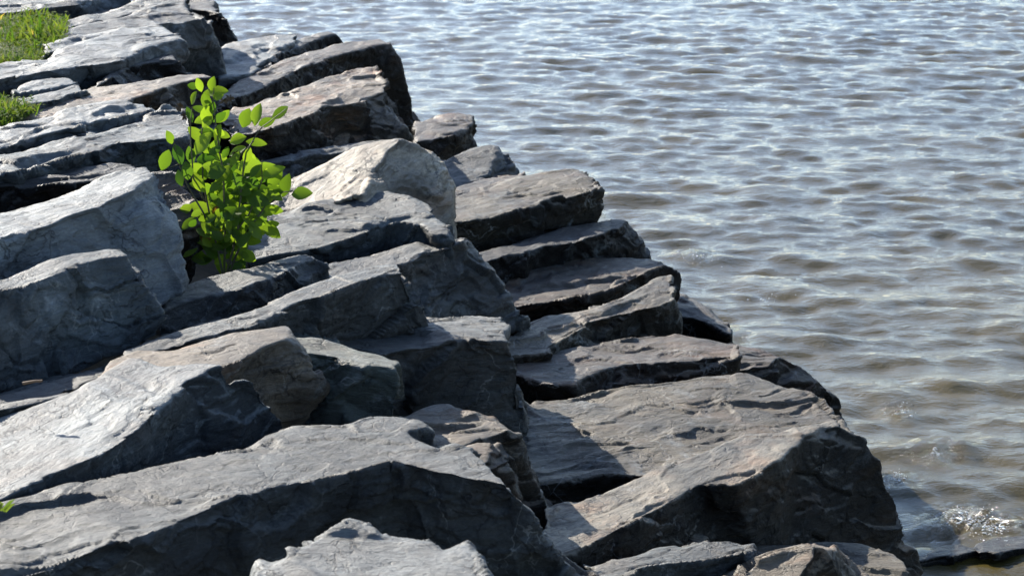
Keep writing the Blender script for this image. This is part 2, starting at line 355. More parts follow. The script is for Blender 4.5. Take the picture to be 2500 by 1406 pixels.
rock('flat_rock', 'low flaky dark slab along the bottom edge under the big black-faced block', 'stone slab', GREY, [
  P(f=[(1420,1430),(1500,1412),(1525,1404),(1560,1382),(1640,1372),(1740,1362),(1824,1345)], b=[(1790,1325),(1720,1330),(1665,1340),(1650,1334),(1600,1337),(1560,1352),(1500,1365),(1425,1395),(1400,1420)],
    d=[(1830,1380),(1800,1410),(1790,1490),(1420,1500)], dz=0.02, depth=0.3)], stain=0.3, rough=1.4)
rock('flat_rock', 'flat rough grey slab in the bottom right, beside the water', 'stone slab', OLIVE, [
  P(f=[(1690,1420),(1900,1450),(2235,1450)], b=[(2238,1425),(2230,1400),(2212,1368),(2180,1352),(2110,1325),(2030,1322),(1930,1330),(1850,1328),(1780,1332)], d=[(2245,1540),(1690,1540)], dz=-0.06, depth=0.3)], stain=0.3)
rock('stone', 'small buff stone with a striped dark side on the bottom edge, bottom right', 'stone', TAN, [
  P(f=[(1740,1460),(1850,1475),(1945,1460)], b=[(1950,1410),(1968,1385),(1990,1358),(1985,1334),(1960,1335),(1900,1345),(1850,1365),(1800,1393),(1765,1406)],
    R=['f-1','b0','b1','b2','b3',(2030,1340),(2050,1360),(2080,1385),(2112,1412),(2120,1460)], NR=(0.8,-0.3,0.7), NT=(-0.1,-0.25,1), dz=0.10, depth=0.25)], stain=0.8)
# ---- waterside row, going away
rock('stone_block', 'huge black-fronted block with sunlit tan top at the lower right', 'stone block', PALETAN, [
  P(f=[(1352,1356),(1440,1325),(1500,1295),(1535,1275),(1600,1240),(1660,1205),(1700,1180),(1730,1175),(1790,1182),(1850,1152),(1900,1130),(1930,1100),(1965,1065),(2000,1045),(2050,1040)],
    b=[(2048,1026),(1990,1035),(1900,1055),(1830,1057),(1780,1075),(1720,1100),(1640,1125),(1560,1165),(1500,1190),(1400,1225),(1330,1240),(1330,1300)],
    d=[(2075,1055),(2110,1065),(2120,1100),(2145,1125),(2155,1160),(2165,1190),(2195,1230),(2205,1280),(2215,1330),(2235,1345),(2248,1400),(2252,1480),(1900,1520),(1352,1480)], NF=(0.15,-1,-0.05), dz=0.13, depth=0.5)], stain=0.5, crust=0.15, rough=0.7)
rock('flat_rock', 'broad flat slab half in curved shadow, the widest lit top on the water side', 'stone slab', OLIVE, [
  P(f=[(1290,1185),(1400,1172),(1480,1156),(1560,1166),(1640,1160),(1780,1130),(1900,1095),(2060,1060)],
    b=[(2045,1030),(2000,990),(1950,955),(1880,930),(1830,915),(1780,912),(1650,930),(1540,940),(1465,955),(1400,975),(1290,985),(1240,1010),(1250,1100)],
    d=[(2060,1200),(1600,1330),(1290,1330)], dz=0.0, NT=(0.08,-0.03,1), depth=0.5)], stain=0.35, rough=1.35)
rock('flat_rock', 'long rough dark slab behind the broad flat slab, its wet tip at the water', 'stone slab', BROWN, [
  P(f=[(1250,915),(1330,940),(1400,938),(1450,915),(1520,890),(1600,885),(1700,878),(1790,870)], b=[(1800,842),(1780,835),(1720,825),(1660,818),(1600,818),(1500,830),(1400,845),(1350,855),(1300,862),(1250,872)],
    d=[(1800,900),(1600,940),(1400,1050),(1250,1050)], dz=0.02, NF=(0.2,-1,0.1), depth=0.4),
  P(f=[(1520,935),(1620,930),(1700,918),(1800,902),(1880,895)], b=[(1905,868),(1850,850),(1780,838),(1700,850),(1600,875),(1520,905)], d=[(1900,945),(1960,1070),(1520,1070)],
    R=['f-1','b0',(1950,893),(2010,940),(2050,975),(2066,1010),(2070,1070),'d1','d0'], NR=(0.7,-0.7,0.3), dz=-0.02, depth=0.35)], stain=0.6, rough=1.1)
rock('flat_rock', 'tan slab rising to a point with a deep black front, right of the middle', 'stone slab', OLIVE, [
  P(f=[(1230,868),(1300,866),(1340,860),(1346,838),(1400,808),(1440,787),(1500,770),(1550,755),(1600,745),(1642,728)], b=[(1640,705),(1632,680),(1620,674),(1580,695),(1540,715),(1480,745),(1400,762),(1330,770),(1280,790),(1240,820)],
    d=[(1655,765),(1662,840),(1660,930),(1340,960),(1230,930)], dz=0.04, depth=0.4)], stain=0.5)
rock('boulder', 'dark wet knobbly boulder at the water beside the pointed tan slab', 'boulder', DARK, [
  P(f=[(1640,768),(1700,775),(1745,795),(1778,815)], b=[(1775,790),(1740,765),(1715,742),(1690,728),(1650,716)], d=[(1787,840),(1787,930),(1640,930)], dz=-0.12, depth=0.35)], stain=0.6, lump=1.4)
rock('flat_rock', 'flat brownish slab with a dark wet nose, behind the pointed tan slab', 'stone slab', BROWN, [
  P(f=[(1215,745),(1280,745),(1340,735),(1420,722),(1490,705),(1540,682),(1580,660),(1625,645)], b=[(1590,630),(1530,628),(1450,632),(1380,632),(1300,640),(1180,652),(1180,700)],
    d=[(1652,662),(1668,695),(1674,725),(1600,800),(1400,850),(1215,830)], dz=-0.02, depth=0.4)], stain=0.7, rough=1.2)
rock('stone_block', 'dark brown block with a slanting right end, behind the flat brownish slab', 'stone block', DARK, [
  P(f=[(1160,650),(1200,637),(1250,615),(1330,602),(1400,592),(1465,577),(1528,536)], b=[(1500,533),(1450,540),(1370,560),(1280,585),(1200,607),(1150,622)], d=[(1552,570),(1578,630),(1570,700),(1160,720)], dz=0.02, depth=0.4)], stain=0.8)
rock('flat_rock', 'olive striped slab with a blunt dark end, right of the cream boulder', 'stone slab', OLIVE, [
  P(f=[(1080,545),(1150,542),(1200,530),(1250,515),(1280,507),(1350,490),(1420,472),(1466,457)], b=[(1445,438),(1425,422),(1410,413),(1340,419),(1265,432),(1180,455),(1100,478),(1080,500)], d=[(1470,482),(1456,535),(1440,570),(1400,650),(1080,700)], NT=(0.0,-0.04,1), dz=0.14, depth=0.45)], stain=0.5)
rock('stone', 'thin brown slab edge tucked behind the olive striped slab', 'stone', BROWN, [
  P(f=[(1085,490),(1150,470),(1265,440)], b=[(1275,424),(1200,428),(1150,445),(1100,462)], d=[(1275,470),(1085,520)], dz=0.04, depth=0.3)], stain=0.4)
rock('stone', 'bluish stone with a slanted right end between the cream boulder and the water', 'stone', GREY, [
  P(f=[(1070,470),(1100,462),(1150,442),(1196,424)], b=[(1208,390),(1212,358),(1200,355),(1160,360),(1120,376),(1075,398)], d=[(1196,480),(1070,520)],
    R=['f-1','b0','b1',(1222,362),(1236,390),(1262,425),(1270,470),'d0'], dz=0.0, NT=(0.1,-0.2,1), depth=0.35)], stain=0.3)
rock('stone', 'small brown block standing alone against the water in the upper middle', 'stone', BROWN, [
  P(f=[(1010,350),(1045,345),(1080,335),(1120,325),(1156,305)], b=[(1150,285),(1140,278),(1120,277),(1060,285),(1025,298),(1010,310)], d=[(1158,350),(1160,420),(1010,430)], dz=0.0, depth=0.35)], stain=0.8)
# ---- middle rows
rock('boulder', 'cream boulder with a bright smooth face and a pointed top, right of the sapling', 'boulder', CREAM, [
  P(f=[(640,540),(700,522),(760,505),(820,495),(880,472),(885,440),(900,406),(935,390),(945,360),(980,334)], b=[(930,340),(870,358),(800,395),(720,435),(690,485),(650,525)],
    R=['f-1',(1020,350),(1060,375),(1085,410),(1098,450),(1105,500),(1112,560),(1120,640),(1000,640),(880,580),'f4','f5','f6','f7','f8'], NT=(-0.1,-0.25,1), NR=(0.65,-0.65,0.45), dz=0.25, depth=0.4)], stain=0.25, crust=0.2)
rock('boulder', 'blue-grey folded boulder with a crumpled top in front of the cream boulder', 'boulder', BLUE, [
  P(f=[(600,640),(680,625),(750,612),(820,590),(900,565),(975,536),(1020,545),(1060,572),(1098,578)], b=[(1080,545),(1040,500),(1000,480),(950,465),(860,470),(760,495),(665,530),(635,570),(605,605)], d=[(1110,700),(900,740),(600,740)], NT=(0.0,-0.15,1), dz=0.12, depth=0.35)], stain=0.1, crust=0.5, lump=1.5)
rock('flat_rock', 'dark slab with one bright sun patch on its right shoulder, below the sapling', 'stone slab', GREY, [
  P(f=[(380,770),(430,745),(500,725),(600,705),(660,685),(700,662),(722,640),(768,626)], b=[(752,612),(680,630),(600,655),(520,675),(430,705),(390,740)], d=[(800,640),(800,720),(600,800),(380,830)], dz=0.0, depth=0.4, NF=(0.2,-1,0.15))], stain=0.1)
rock('stone_block', 'long block with glittering lit edge and tapered green-grey end, right of centre', 'stone block', GREY, [
  P(f=[(560,800),(640,775),(720,745),(820,700),(900,668),(960,648),(1000,642),(1040,618),(1100,604)], b=[(1128,580),(1110,572),(1040,585),(930,610),(830,640),(740,665),(700,690),(640,730),(560,765)],
    d=[(1112,660),(1140,722),(1190,750),(1232,800),(1150,820),(1000,790),(850,750),(700,800),(560,830)],
    R=['f-1','b0',(1170,625),(1200,670),(1240,720),(1270,765),(1277,790),(1266,812),'d3','d2','d1','d0'], NR=(0.75,-0.6,0.3), dz=0.05, depth=0.35, NF=(0.2,-1,0.05))], stain=0.3, rough=1.3)
rock('flat_rock', 'smooth lit slab with dark chipped front in the centre, left part in shade', 'stone slab', GREY, [
  P(f=[(300,880),(400,850),(540,815),(600,800),(640,785),(700,757),(740,737),(800,715),(870,690),(920,673),(985,664)], b=[(975,642),(920,645),(830,670),(720,710),(640,750),(560,780),(450,800),(330,845),(290,860)],
    d=[(1005,690),(1020,730),(1045,775),(1060,830),(860,840),(700,850),(300,950)], dz=0.18, depth=0.4)], stain=0.15)
rock('stone_block', 'massive central block with flat pale top and tall dark front, chipped right corner', 'stone block', GREY, [
  P(f=[(720,835),(800,845),(860,850),(930,866),(1000,852),(1080,842),(1130,832),(1190,842),(1240,838)], b=[(1238,800),(1225,770),(1130,770),(1060,771),(1000,772),(940,785),(870,805),(800,812),(720,812)],
    d=[(1258,880),(1275,940),(1290,1000),(1286,1055),(1270,1150),(960,1140),(720,1100)], dz=0.10, depth=0.45)], stain=0.35, crust=0.15)
rock('stone_block', 'squat greenish weathered block leaning on the massive central block', 'stone block', GREEN, [
  P(f=[(700,860),(760,862),(820,870),(880,888),(930,895),(970,902)], b=[(965,885),(930,868),(880,858),(840,840),(780,825),(700,818)], d=[(976,940),(968,1020),(960,1110),(700,1110)], dz=0.20, NT=(0.1,-0.1,1), depth=0.3, NF=(0.1,-1,0.2))], stain=0.1, crust=0.5, lump=1.5)
rock('flat_rock', 'layered slab with a reddish-brown slanting end face, left of the greenish block', 'stone slab', TAN, [
  P(f=[(230,920),(320,905),(420,905),(500,905),(560,888),(620,868),(650,852),(692,834)], b=[(708,808),(700,800),(620,810),(520,825),(420,850),(330,850),(260,885)], d=[(648,900),(700,1090),(560,1090),(230,1000)],
    R=['f-1','b0',(740,850),(780,920),(820,990),(850,1034),(870,1100),'d1','d0','f-2'], NR=(0.7,-0.6,0.45), dz=0.16, depth=0.35)], stain=1.0, side_shade=0.1, rough=0.7)
rock('stone', 'tan flaky sliver of stone partly hidden behind the lower left slab, lit in a patch', 'stone', TAN, [
  P(f=[(980,1085),(1075,1102),(1110,1098),(1140,1088),(1185,1062),(1235,1046)], b=[(1215,1033),(1190,1015),(1150,1005),(1110,995),(1095,987),(1060,987),(1010,1000),(970,1014)],
    d=[(1258,1062),(1272,1090),(1292,1140),(1322,1200),(1352,1260),(1360,1310),(1340,1400),(980,1400)], NF=(0.35,-1,0.1), dz=0.05, depth=0.35)], stain=0.3)
rock('stone', 'small buff stone with rounded pale side at the right end of the long bottom slab', 'stone', TAN, [
  P(f=[(1100,1125),(1150,1135),(1190,1130)], b=[(1195,1100),(1202,1082),(1170,1080),(1120,1092)], d=[(1210,1250),(1100,1250)], R=['f-1','b0','b1',(1226,1105),(1246,1140),(1253,1180),(1262,1250),'d0'], NT=(0,-0.2,1), dz=0.11, depth=0.25)], stain=0.3)
rock('flat_rock', 'big bright silvery slab tilted on the left, with a dark veined front', 'stone slab', PALE, [
  P(f=[(-120,1275),(0,1218),(60,1190),(120,1160),(180,1132),(240,1108),(290,1080),(330,1050),(360,1020),(400,985),(430,960),(465,930),(500,905),(545,900)],
    b=[(520,888),(450,885),(400,890),(365,880),(345,870),(310,872),(275,895),(240,925),(170,965),(90,990),(0,1020),(-120,1050)],
    d=[(568,936),(600,930),(620,936),(642,960),(672,1000),(706,1036),(690,1090),(400,1190),(240,1225),(0,1270),(-120,1320)], NF=(0.4,-1,0.0), dz=0.09, NT=(-0.04,-0.06,1), depth=0.4)], stain=0.3, crust=0.9, rough=0.7, side_shade=0.85)
rock('flat_rock', 'thin stack of dark layers showing between the left boulders and the silvery slab', 'stone slab', GREY, [
  P(f=[(-120,1000),(0,990),(60,975),(150,955),(240,932),(300,905)], b=[(310,890),(250,905),(200,915),(100,935),(0,962),(-120,985)], d=[(300,960),(150,1040),(-120,1090)], dz=-0.09, depth=0.3),
  P(f=[(-120,1035),(0,1012),(80,995),(170,968)], b=[(180,958),(100,975),(0,1000),(-120,1020)], d=[(170,1010),(-120,1080)], dz=-0.06, depth=0.3)], stain=0.4, rough=1.5)
rock('boulder', 'blue-grey boulder with scraped side at the left edge, below the pale-ended boulder', 'boulder', BLUE, [
  P(f=[(-120,745),(0,708),(60,692),(110,678),(180,652),(250,634),(312,628)], b=[(300,613),(280,610),(180,622),(80,650),(0,678),(-120,722)],
    d=[(335,665),(368,712),(396,750),(404,790),(390,820),(330,850),(295,862),(250,880),(150,920),(0,948),(-120,985)], NF=(0.35,-1,0.45), dz=0.10, depth=0.4),
], stain=0.1, crust=0.8)
rock('boulder', 'large boulder with a smooth pale blue end face, left of the sapling', 'boulder', PALE, [
  P(f=[(-120,605),(0,580),(110,552),(170,527),(235,505)], b=[(290,482),(328,466),(352,440),(376,422),(366,412),(345,408),(270,425),(200,455),(100,490),(0,515),(-120,560)],
    d=[(235,560),(240,640),(180,760),(-120,800)], R=['f-1','b0','b1','b2','b3',(400,470),(415,520),(430,580),(446,630),(453,680),(442,710),(405,742),(380,760),(300,800),'d1','d0'], NR=(0.7,-0.6,0.45), NT=(0,-0.05,1), dz=0.15, depth=0.4, NF=(0.2,-1,0.4))], stain=0.1, crust=0.6, rough=0.8)
rock('stone', 'small brown knobbly stone between the pale blue end face and the sapling', 'stone', BROWN, [
  P(f=[(400,560),(440,560),(475,555),(503,545)], b=[(502,528),(478,490),(442,440),(420,420),(370,420),(370,480)], d=[(490,620),(450,700),(400,700)], NT=(0.2,-0.5,1), dz=-0.05, depth=0.3)], stain=0.9, lump=1.4)
rock('stone', 'dark grey stone half hidden behind the leaves of the sapling', 'stone', GREY, [
  P(f=[(460,330),(500,345),(560,335),(580,320)], b=[(560,290),(500,262),(450,262)], d=[(600,370),(612,440),(600,560),(470,560)], dz=-0.1, depth=0.3)], stain=0.3)
rock('flat_rock', 'dark rough layered slab at the left edge just above the pale-ended boulder', 'stone slab', DARK, [
  P(f=[(-120,475),(0,458),(100,452),(200,448),(290,432),(350,415)], b=[(330,402),(270,395),(200,405),(100,425),(0,432),(-120,452)], d=[(390,440),(360,560),(-120,640)], dz=0.0, depth=0.35)], stain=0.5, rough=1.5)
rock('flat_rock', 'lower of two long shiny layered slabs at the left, ending behind the sapling', 'stone slab', BLUE, [
  P(f=[(-120,460),(0,436),(50,420),(100,402),(180,382),(260,362),(290,346),(345,345),(400,338),(462,332)], b=[(470,300),(455,257),(400,254),(350,290),(300,300),(240,315),(160,340),(80,362),(0,388),(-120,420)],
    d=[(475,380),(485,480),(300,500),(-120,560)], dz=0.04, depth=0.35, NF=(0.2,-1,-0.1))], stain=0.2, rough=1.5)
rock('flat_rock', 'upper of two long shiny layered slabs at the left, below the small grass tuft', 'stone slab', PALE, [
  P(f=[(-120,400),(0,362),(60,345),(130,325),(220,302),(300,284),(368,266)], b=[(360,252),(290,255),(200,270),(100,290),(0,312),(-120,345)], d=[(372,300),(100,400),(-120,460)], dz=0.06, depth=0.3)], stain=0.2, rough=1.4)
rock('flat_rock', 'mottled brown-grey slab sloping up from the small grass tuft', 'stone slab', TAN, [
  P(f=[(-30,320),(100,292),(200,270),(310,252),(360,236),(400,216),(440,203),(520,190)], b=[(500,180),(480,183),(400,195),(330,205),(230,212),(150,240),(90,265),(-30,300)], d=[(530,230),(520,300),(200,330),(-30,360)], dz=0.03, depth=0.35)], stain=0.6)
rock('stone', 'upper one of two thin bluish slabs stacked between the grass patches', 'stone', PALE, [
  P(f=[(40,228),(100,220),(150,210),(188,203)], b=[(180,195),(165,191),(100,200),(40,214)], d=[(192,225),(110,240),(40,250)], dz=0.02, depth=0.25)], stain=0.1)
rock('stone', 'lower one of two thin bluish slabs stacked between the grass patches', 'stone', BLUE, [
  P(f=[(42,260),(90,252),(150,238),(207,218)], b=[(200,208),(185,206),(100,230),(45,246)], d=[(212,240),(150,262),(42,290)], dz=0.03, depth=0.25)], stain=0.2)
rock('stone', 'dark bluish stone cut by the left edge between the grass patches', 'stone', BLUE, [
  P(f=[(-80,215),(0,212),(38,212)], b=[(35,202),(0,183),(-80,180)], d=[(42,240),(40,280),(-80,290)], dz=-0.02, depth=0.3)], stain=0.1)
# ---- far rows
rock('flat_rock', 'long pale sunlit slab with a black hollow under it, right of the large grass patch', 'stone slab', PALE, [
  P(f=[(-100,205),(0,192),(38,200),(55,182),(100,172),(160,166),(240,156),(298,146),(330,128),(400,108),(445,98)], b=[(430,82),(415,72),(398,58),(380,57),(300,70),(230,95),(150,122),(110,150),(0,160),(-100,165)],
    d=[(460,105),(450,150),(300,215),(60,260),(-100,260)], dz=0.06, depth=0.4)], stain=0.1)
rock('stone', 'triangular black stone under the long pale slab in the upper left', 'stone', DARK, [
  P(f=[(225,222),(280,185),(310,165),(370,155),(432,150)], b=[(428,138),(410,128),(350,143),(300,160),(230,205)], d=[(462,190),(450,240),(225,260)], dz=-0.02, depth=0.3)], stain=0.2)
rock('stone_block', 'tall grey block with a rounded right end above the sapling', 'stone block', GREY, [
  P(f=[(395,72),(440,76),(492,76),(522,66)], b=[(505,50),(480,46),(420,54),(390,60)], d=[(540,110),(546,160),(540,215),(500,260),(395,240)], dz=0.10, depth=0.4)], stain=0.1, crust=0.4)
rock('flat_rock', 'crumpled grey slab with whitish glints behind the long pale slab', 'stone slab', GREY, [
  P(f=[(90,105),(150,94),(220,84),(300,73),(390,60),(440,52),(492,50)], b=[(476,34),(455,15),(400,13),(370,20),(300,40),(230,55),(160,75),(90,94)], d=[(510,70),(500,120),(90,140)], dz=0.02, depth=0.35)], stain=0.1, crust=0.7, lump=1.4)
rock('flat_rock', 'narrow layered slab running beside the large grass patch', 'stone slab', PALE, [
  P(f=[(100,135),(180,108),(250,94),(335,80)], b=[(320,68),(250,80),(160,95),(100,115)], d=[(335,100),(240,125),(100,160)], dz=0.05, depth=0.25)], stain=0.2, rough=1.4)
rock('flat_rock', 'grey slab rising to the top edge between the grass and the farthest boulder', 'stone slab', GREY, [
  P(f=[(120,78),(180,66),(250,52),(320,37),(400,20),(458,8)], b=[(490,-30),(350,-30),(330,5),(290,22),(200,42),(120,64)], d=[(470,30),(400,60),(120,100)], dz=0.02, depth=0.35)], stain=0.2)
rock('boulder', 'farthest boulder at the top edge, its dark slope running down to the water', 'boulder', DARK, [
  P(f=[(440,20),(480,22),(505,26),(534,36)], b=[(518,8),(500,-5),(470,-30),(430,-30)], d=[(562,72),(584,103),(575,125),(500,140),(440,100)], dz=0.05, depth=0.4)], stain=0.5)
rock('flat_rock', 'pale slab with a black front in the top left corner behind the grass', 'stone slab', PALE, [
  P(f=[(-100,34),(0,33),(60,28),(130,18),(200,11),(245,-10),(320,-14)], b=[(310,-60),(-100,-60)], d=[(330,10),(220,60),(-100,80)], dz=0.04, depth=0.4)], stain=0.2)
rock('flat_rock', 'light speckled slab leaning on a black wedge at the upper shoreline', 'stone slab', PALE, [
  P(f=[(530,190),(580,188),(628,178),(655,142),(692,118),(718,102)], b=[(722,86),(660,88),(600,99),(545,110),(530,130)], d=[(700,200),(530,230)], dz=-0.02, depth=0.35)], stain=0.2)
rock('stone', 'black wedge-shaped stone against the water at the upper shoreline', 'stone', DARK, [
  P(f=[(620,195),(645,165),(700,124),(745,104),(818,82)], b=[(800,77),(760,86),(715,102),(660,138),(620,170)], d=[(838,108),(820,150),(640,240),(620,230)], dz=0.04, depth=0.35)], stain=0.3)
rock('stone_block', 'long dark block with thin lit top and steep end dropping to the river', 'stone block', BROWN, [
  P(f=[(520,265),(560,246),(640,213),(700,183),(780,150),(840,130),(900,115),(948,108)], b=[(930,95),(840,105),(740,130),(640,165),(560,215),(520,240)],
    d=[(972,150),(992,210),(1016,280),(1040,350),(1040,430),(900,420),(520,400)], dz=0.10, NF=(0.3,-1,-0.2), depth=0.4)], stain=0.5, crust=0.15)
rock('stone_block', 'pitted tan-topped block with tall black front, beside the sapling tip', 'stone block', TAN, [
  P(f=[(560,330),(620,325),(700,298),(735,285),(800,260),(885,246)], b=[(884,236),(922,226),(925,182),(910,165),(880,165),(820,180),(740,210),(660,235),(580,262),(540,290)],
    d=[(902,290),(935,345),(920,440),(560,470)], R=['f-1','b0','b1','b2',(942,220),(962,260),(988,320),(1000,350),(1010,430),'d2','d1','d0'], NR=(0.7,-0.6,0.3), dz=0.12, depth=0.35)], stain=0.7, crust=0.1, rough=1.4)
rock('flat_rock', 'thin wet slab showing as a lit strip behind the cream boulder', 'stone slab', GREY, [
  P(f=[(600,420),(650,402),(700,397),(740,388),(800,380),(850,373),(900,363),(970,350)], b=[(960,343),(900,349),(800,369),(700,385),(600,402)], d=[(960,400),(820,450),(600,470)], dz=0.0, depth=0.3)], stain=0.3, rough=1.3)
rock('flat_rock', 'flat black wet rock awash in the river at the right edge', 'stone slab', DARK, [
  P(f=[(2385,1350),(2440,1347),(2500,1338),(2620,1326)], b=[(2620,1302),(2520,1304),(2430,1313),(2385,1325),(2370,1336)], d=[(2620,1346),(2500,1354),(2385,1365)], z=0.045, depth=0.2, NT=(0,0,1))], stain=0.3, lump=0.5)
rock('flat_rock', 'low brown rock just breaking the water at the foot of the huge black-faced block', 'stone slab', DARK, [
  P(f=[(2200,1385),(2250,1368),(2310,1360),(2390,1342)], b=[(2350,1328),(2300,1333),(2250,1340),(2200,1345)], d=[(2390,1350),(2310,1372),(2200,1395)], z=0.03, depth=0.15, NT=(0,0,1))], stain=0.9, lump=0.4)
# ------------------------------------------------------------------ ground under the rocks
def embankment():
    xs = np.concatenate([np.linspace(-120, -14, 20), np.linspace(-13, 4, 90), np.linspace(5, 12, 8)]); ys = np.concatenate([np.linspace(-30, 3, 12), np.linspace(4, 40, 160), np.linspace(44, 160, 25)])
    X, Y = np.meshgrid(xs, ys); d = shore_dist(X, Y).reshape(X.shape)
    Z = np.minimum(0.40*d-0.35, 1.55)+0.05*noise(np.stack([X.ravel()*1.5, Y.ravel()*1.5, 0*X.ravel()], 1)).reshape(X.shape); Z = np.maximum(Z, -1.2)
    n, m = X.shape; V = np.stack([X.ravel(), Y.ravel(), Z.ravel()], 1)
    F = [(i*m+j, i*m+j+1, (i+1)*m+j+1, (i+1)*m+j) for i in range(n-1) for j in range(m-1)]
    return tag(new_mesh('embankment_ground', V, F, SOIL), kind='structure')
embankment()

# ------------------------------------------------------------------ river
def river():
    rs = np.random.RandomState(11); N = 1024; Lt = 26.0
    k = np.fft.fftfreq(N, Lt/N)*2*np.pi; KX, KY = np.meshgrid(k, k); K = np.hypot(KX, KY); K[0, 0] = 1e-6
    kp = 2*np.pi/0.85; th = np.arctan2(KY, KX); th0 = math.radians(-96)
    sp = K**-3.3*np.exp(-(kp/K)**2*0.9)*np.exp(-(K*0.027)**2)*(0.07+np.cos((th-th0)/2)**22)
    sp[0, 0] = 0
    H = np.sqrt(sp)*(rs.randn(N, N)+1j*rs.randn(N, N))/np.sqrt(2)
    h = np.real(np.fft.ifft2(H)); dx = np.real(np.fft.ifft2(-1j*KX/K*H)); dy = np.real(np.fft.ifft2(-1j*KY/K*H))
    gy, gx = np.gradient(h, Lt/N); sc_ = 0.215/np.sqrt((gx**2+gy**2).mean()); h *= sc_; dx *= sc_; dy *= sc_
    xs = np.concatenate([np.linspace(-300, -9, 30)[:-1], np.arange(-9, 12, 0.035), np.linspace(12, 300, 30)[1:]])
    ys = [-40, -20, 0, 4, 6, 7.5, 8.5]; y = 8.5
    while y < 45: y += 0.022+max(0, y-9)*0.0026; ys.append(y)
    ys += [50, 60, 80, 120, 200, 400, 800]; ys = np.array(ys)
    X, Y = np.meshgrid(xs, ys)
    def samp(A, X, Y):
        u = (X/Lt*N) % N; v = (Y/Lt*N) % N; i = np.floor(u).astype(int); j = np.floor(v).astype(int); fu = u-i; fv = v-j
        i1 = (i+1) % N; j1 = (j+1) % N; i %= N; j %= N
        return (A[j, i]*(1-fu)+A[j, i1]*fu)*(1-fv)+(A[j1, i]*(1-fu)+A[j1, i1]*fu)*fv
    fade = smoothstep(13, 11, X)*smoothstep(-9, -8, X)*smoothstep(46, 43, Y)*smoothstep(8.0, 8.7, Y)
    inland = shore_dist(X, Y).reshape(X.shape)
    gust = 0.82+0.42*fbm(np.stack([X.ravel()*0.35, Y.ravel()*0.16, 0*X.ravel()], 1), 3, 90).reshape(X.shape)
    am = fade*gust*(1.0-0.15*smoothstep(-1.0, 0.3, inland))
    foam = 0.55*np.exp(-((inland+0.05)/0.09)**2)*smoothstep(0.0, 0.25, noise(np.stack([X.ravel()*1.3, Y.ravel()*1.3, 0*X.ravel()+7], 1)).reshape(X.shape))*fade
    Z = samp(h, X, Y)*am
    ch = 0.75
    Xn = X+samp(dx, X, Y)*am*ch; Yn = Y+samp(dy, X, Y)*am*ch
    # broken, splashing wavelets against the stones in the near right corner
    for (px_, py_, rx, ry, amp, fw) in SPLASH:
        c = on_plane(px_, py_, Vector((0, 0, 0)), Vector((0, 0, 1)))
        e = np.exp(-((X-c.x)/rx)**2-((Y-c.y)/ry)**2)
        q = np.stack([X.ravel()*13, Y.ravel()*13, 0*X.ravel()+3], 1)
        nz = fbm(q, 4, 71).reshape(X.shape)
        Z += e*amp*(0.3+1.0*nz); foam = np.maximum(foam, fw*e*1.2)
    V = np.stack([Xn.ravel(), Yn.ravel(), Z.ravel()], 1); n, m = X.shape
    idx = np.arange(n*m).reshape(n, m); F = np.stack([idx[:-1, :-1], idx[:-1, 1:], idx[1:, 1:], idx[1:, :-1]], -1).reshape(-1, 4)
    me = bpy.data.meshes.new('river_water'); me.vertices.add(len(V)); me.vertices.foreach_set('co', V.ravel())
    me.loops.add(F.size); me.loops.foreach_set('vertex_index', F.ravel()); me.polygons.add(len(F)); me.polygons.foreach_set('loop_start', np.arange(0, F.size, 4)); me.polygons.foreach_set('loop_total', np.full(len(F), 4))
    me.update(calc_edges=True); me.polygons.foreach_set('use_smooth', [True]*len(F)); me.materials.append(WATER)
    fa = me.attributes.new('foam', 'FLOAT', 'POINT'); fa.data.foreach_set('value', foam.ravel().astype(np.float32))
    o = bpy.data.objects.new('river_water', me); COL.objects.link(o); tag(o, kind='structure')
SPLASH = [(2360, 1262, 0.20, 0.22, 0.05, 0.8), (2450, 1290, 0.22, 0.2, 0.05, 0.65), (2185, 1175, 0.10, 0.13, 0.04, 0.5), (2190, 1000, 0.12, 0.2, 0.04, 0.4), (1690, 625, 0.15, 0.3, 0.03, 0.3), (2290, 1110, 0.2, 0.2, 0.05, 0.35), (2330, 1310, 0.3, 0.15, 0.03, 0.3)]
river()
def splashes():
    m, tt, Pn, _, _ = mat_new('foam_droplets'); Pn.inputs['Base Color'].default_value = (0.85, 0.87, 0.88, 1); Pn.inputs['Roughness'].default_value = 0.08; Pn.inputs['Transmission Weight'].default_value = 0.35
    rng = random.Random(9); bm = bmesh.new()
    for (x, y, rx, ry, n) in [(2360, 1262, 55, 18, 260), (2420, 1288, 45, 14, 160), (2185, 1165, 22, 14, 70), (2450, 1318, 40, 4, 50), (2200, 1000, 22, 16, 40), (2285, 1105, 14, 9, 30), (1700, 625, 45, 16, 30), (1880, 730, 40, 12, 16)]:
        for _ in range(int(n*1.2)):
            px_, py_ = rng.gauss(x, rx*0.6), rng.gauss(y, ry*0.6); c = on_plane(px_, py_, Vector((0, 0, 0.02+abs(rng.gauss(0, 0.018)))), Vector((0, 0, 1)))
            r = min(0.0065, 0.0012*math.exp(abs(rng.gauss(0, 0.75)))); mt = Matrix.Translation(c) @ Matrix.Diagonal((r*rng.uniform(1, 2.2), r*1.2, r*rng.uniform(0.6, 1), 1))
            bmesh.ops.create_icosphere(bm, subdivisions=1, radius=1, matrix=mt)
    me = bpy.data.meshes.new('foam'); bm.to_mesh(me); bm.free(); me.materials.append(m); me.polygons.foreach_set('use_smooth', [True]*len(me.polygons))
    o = bpy.data.objects.new('foam', me); COL.objects.link(o); tag(o, 'white foam and flying droplets where wavelets break on the rocks', 'foam', kind='stuff')
splashes()

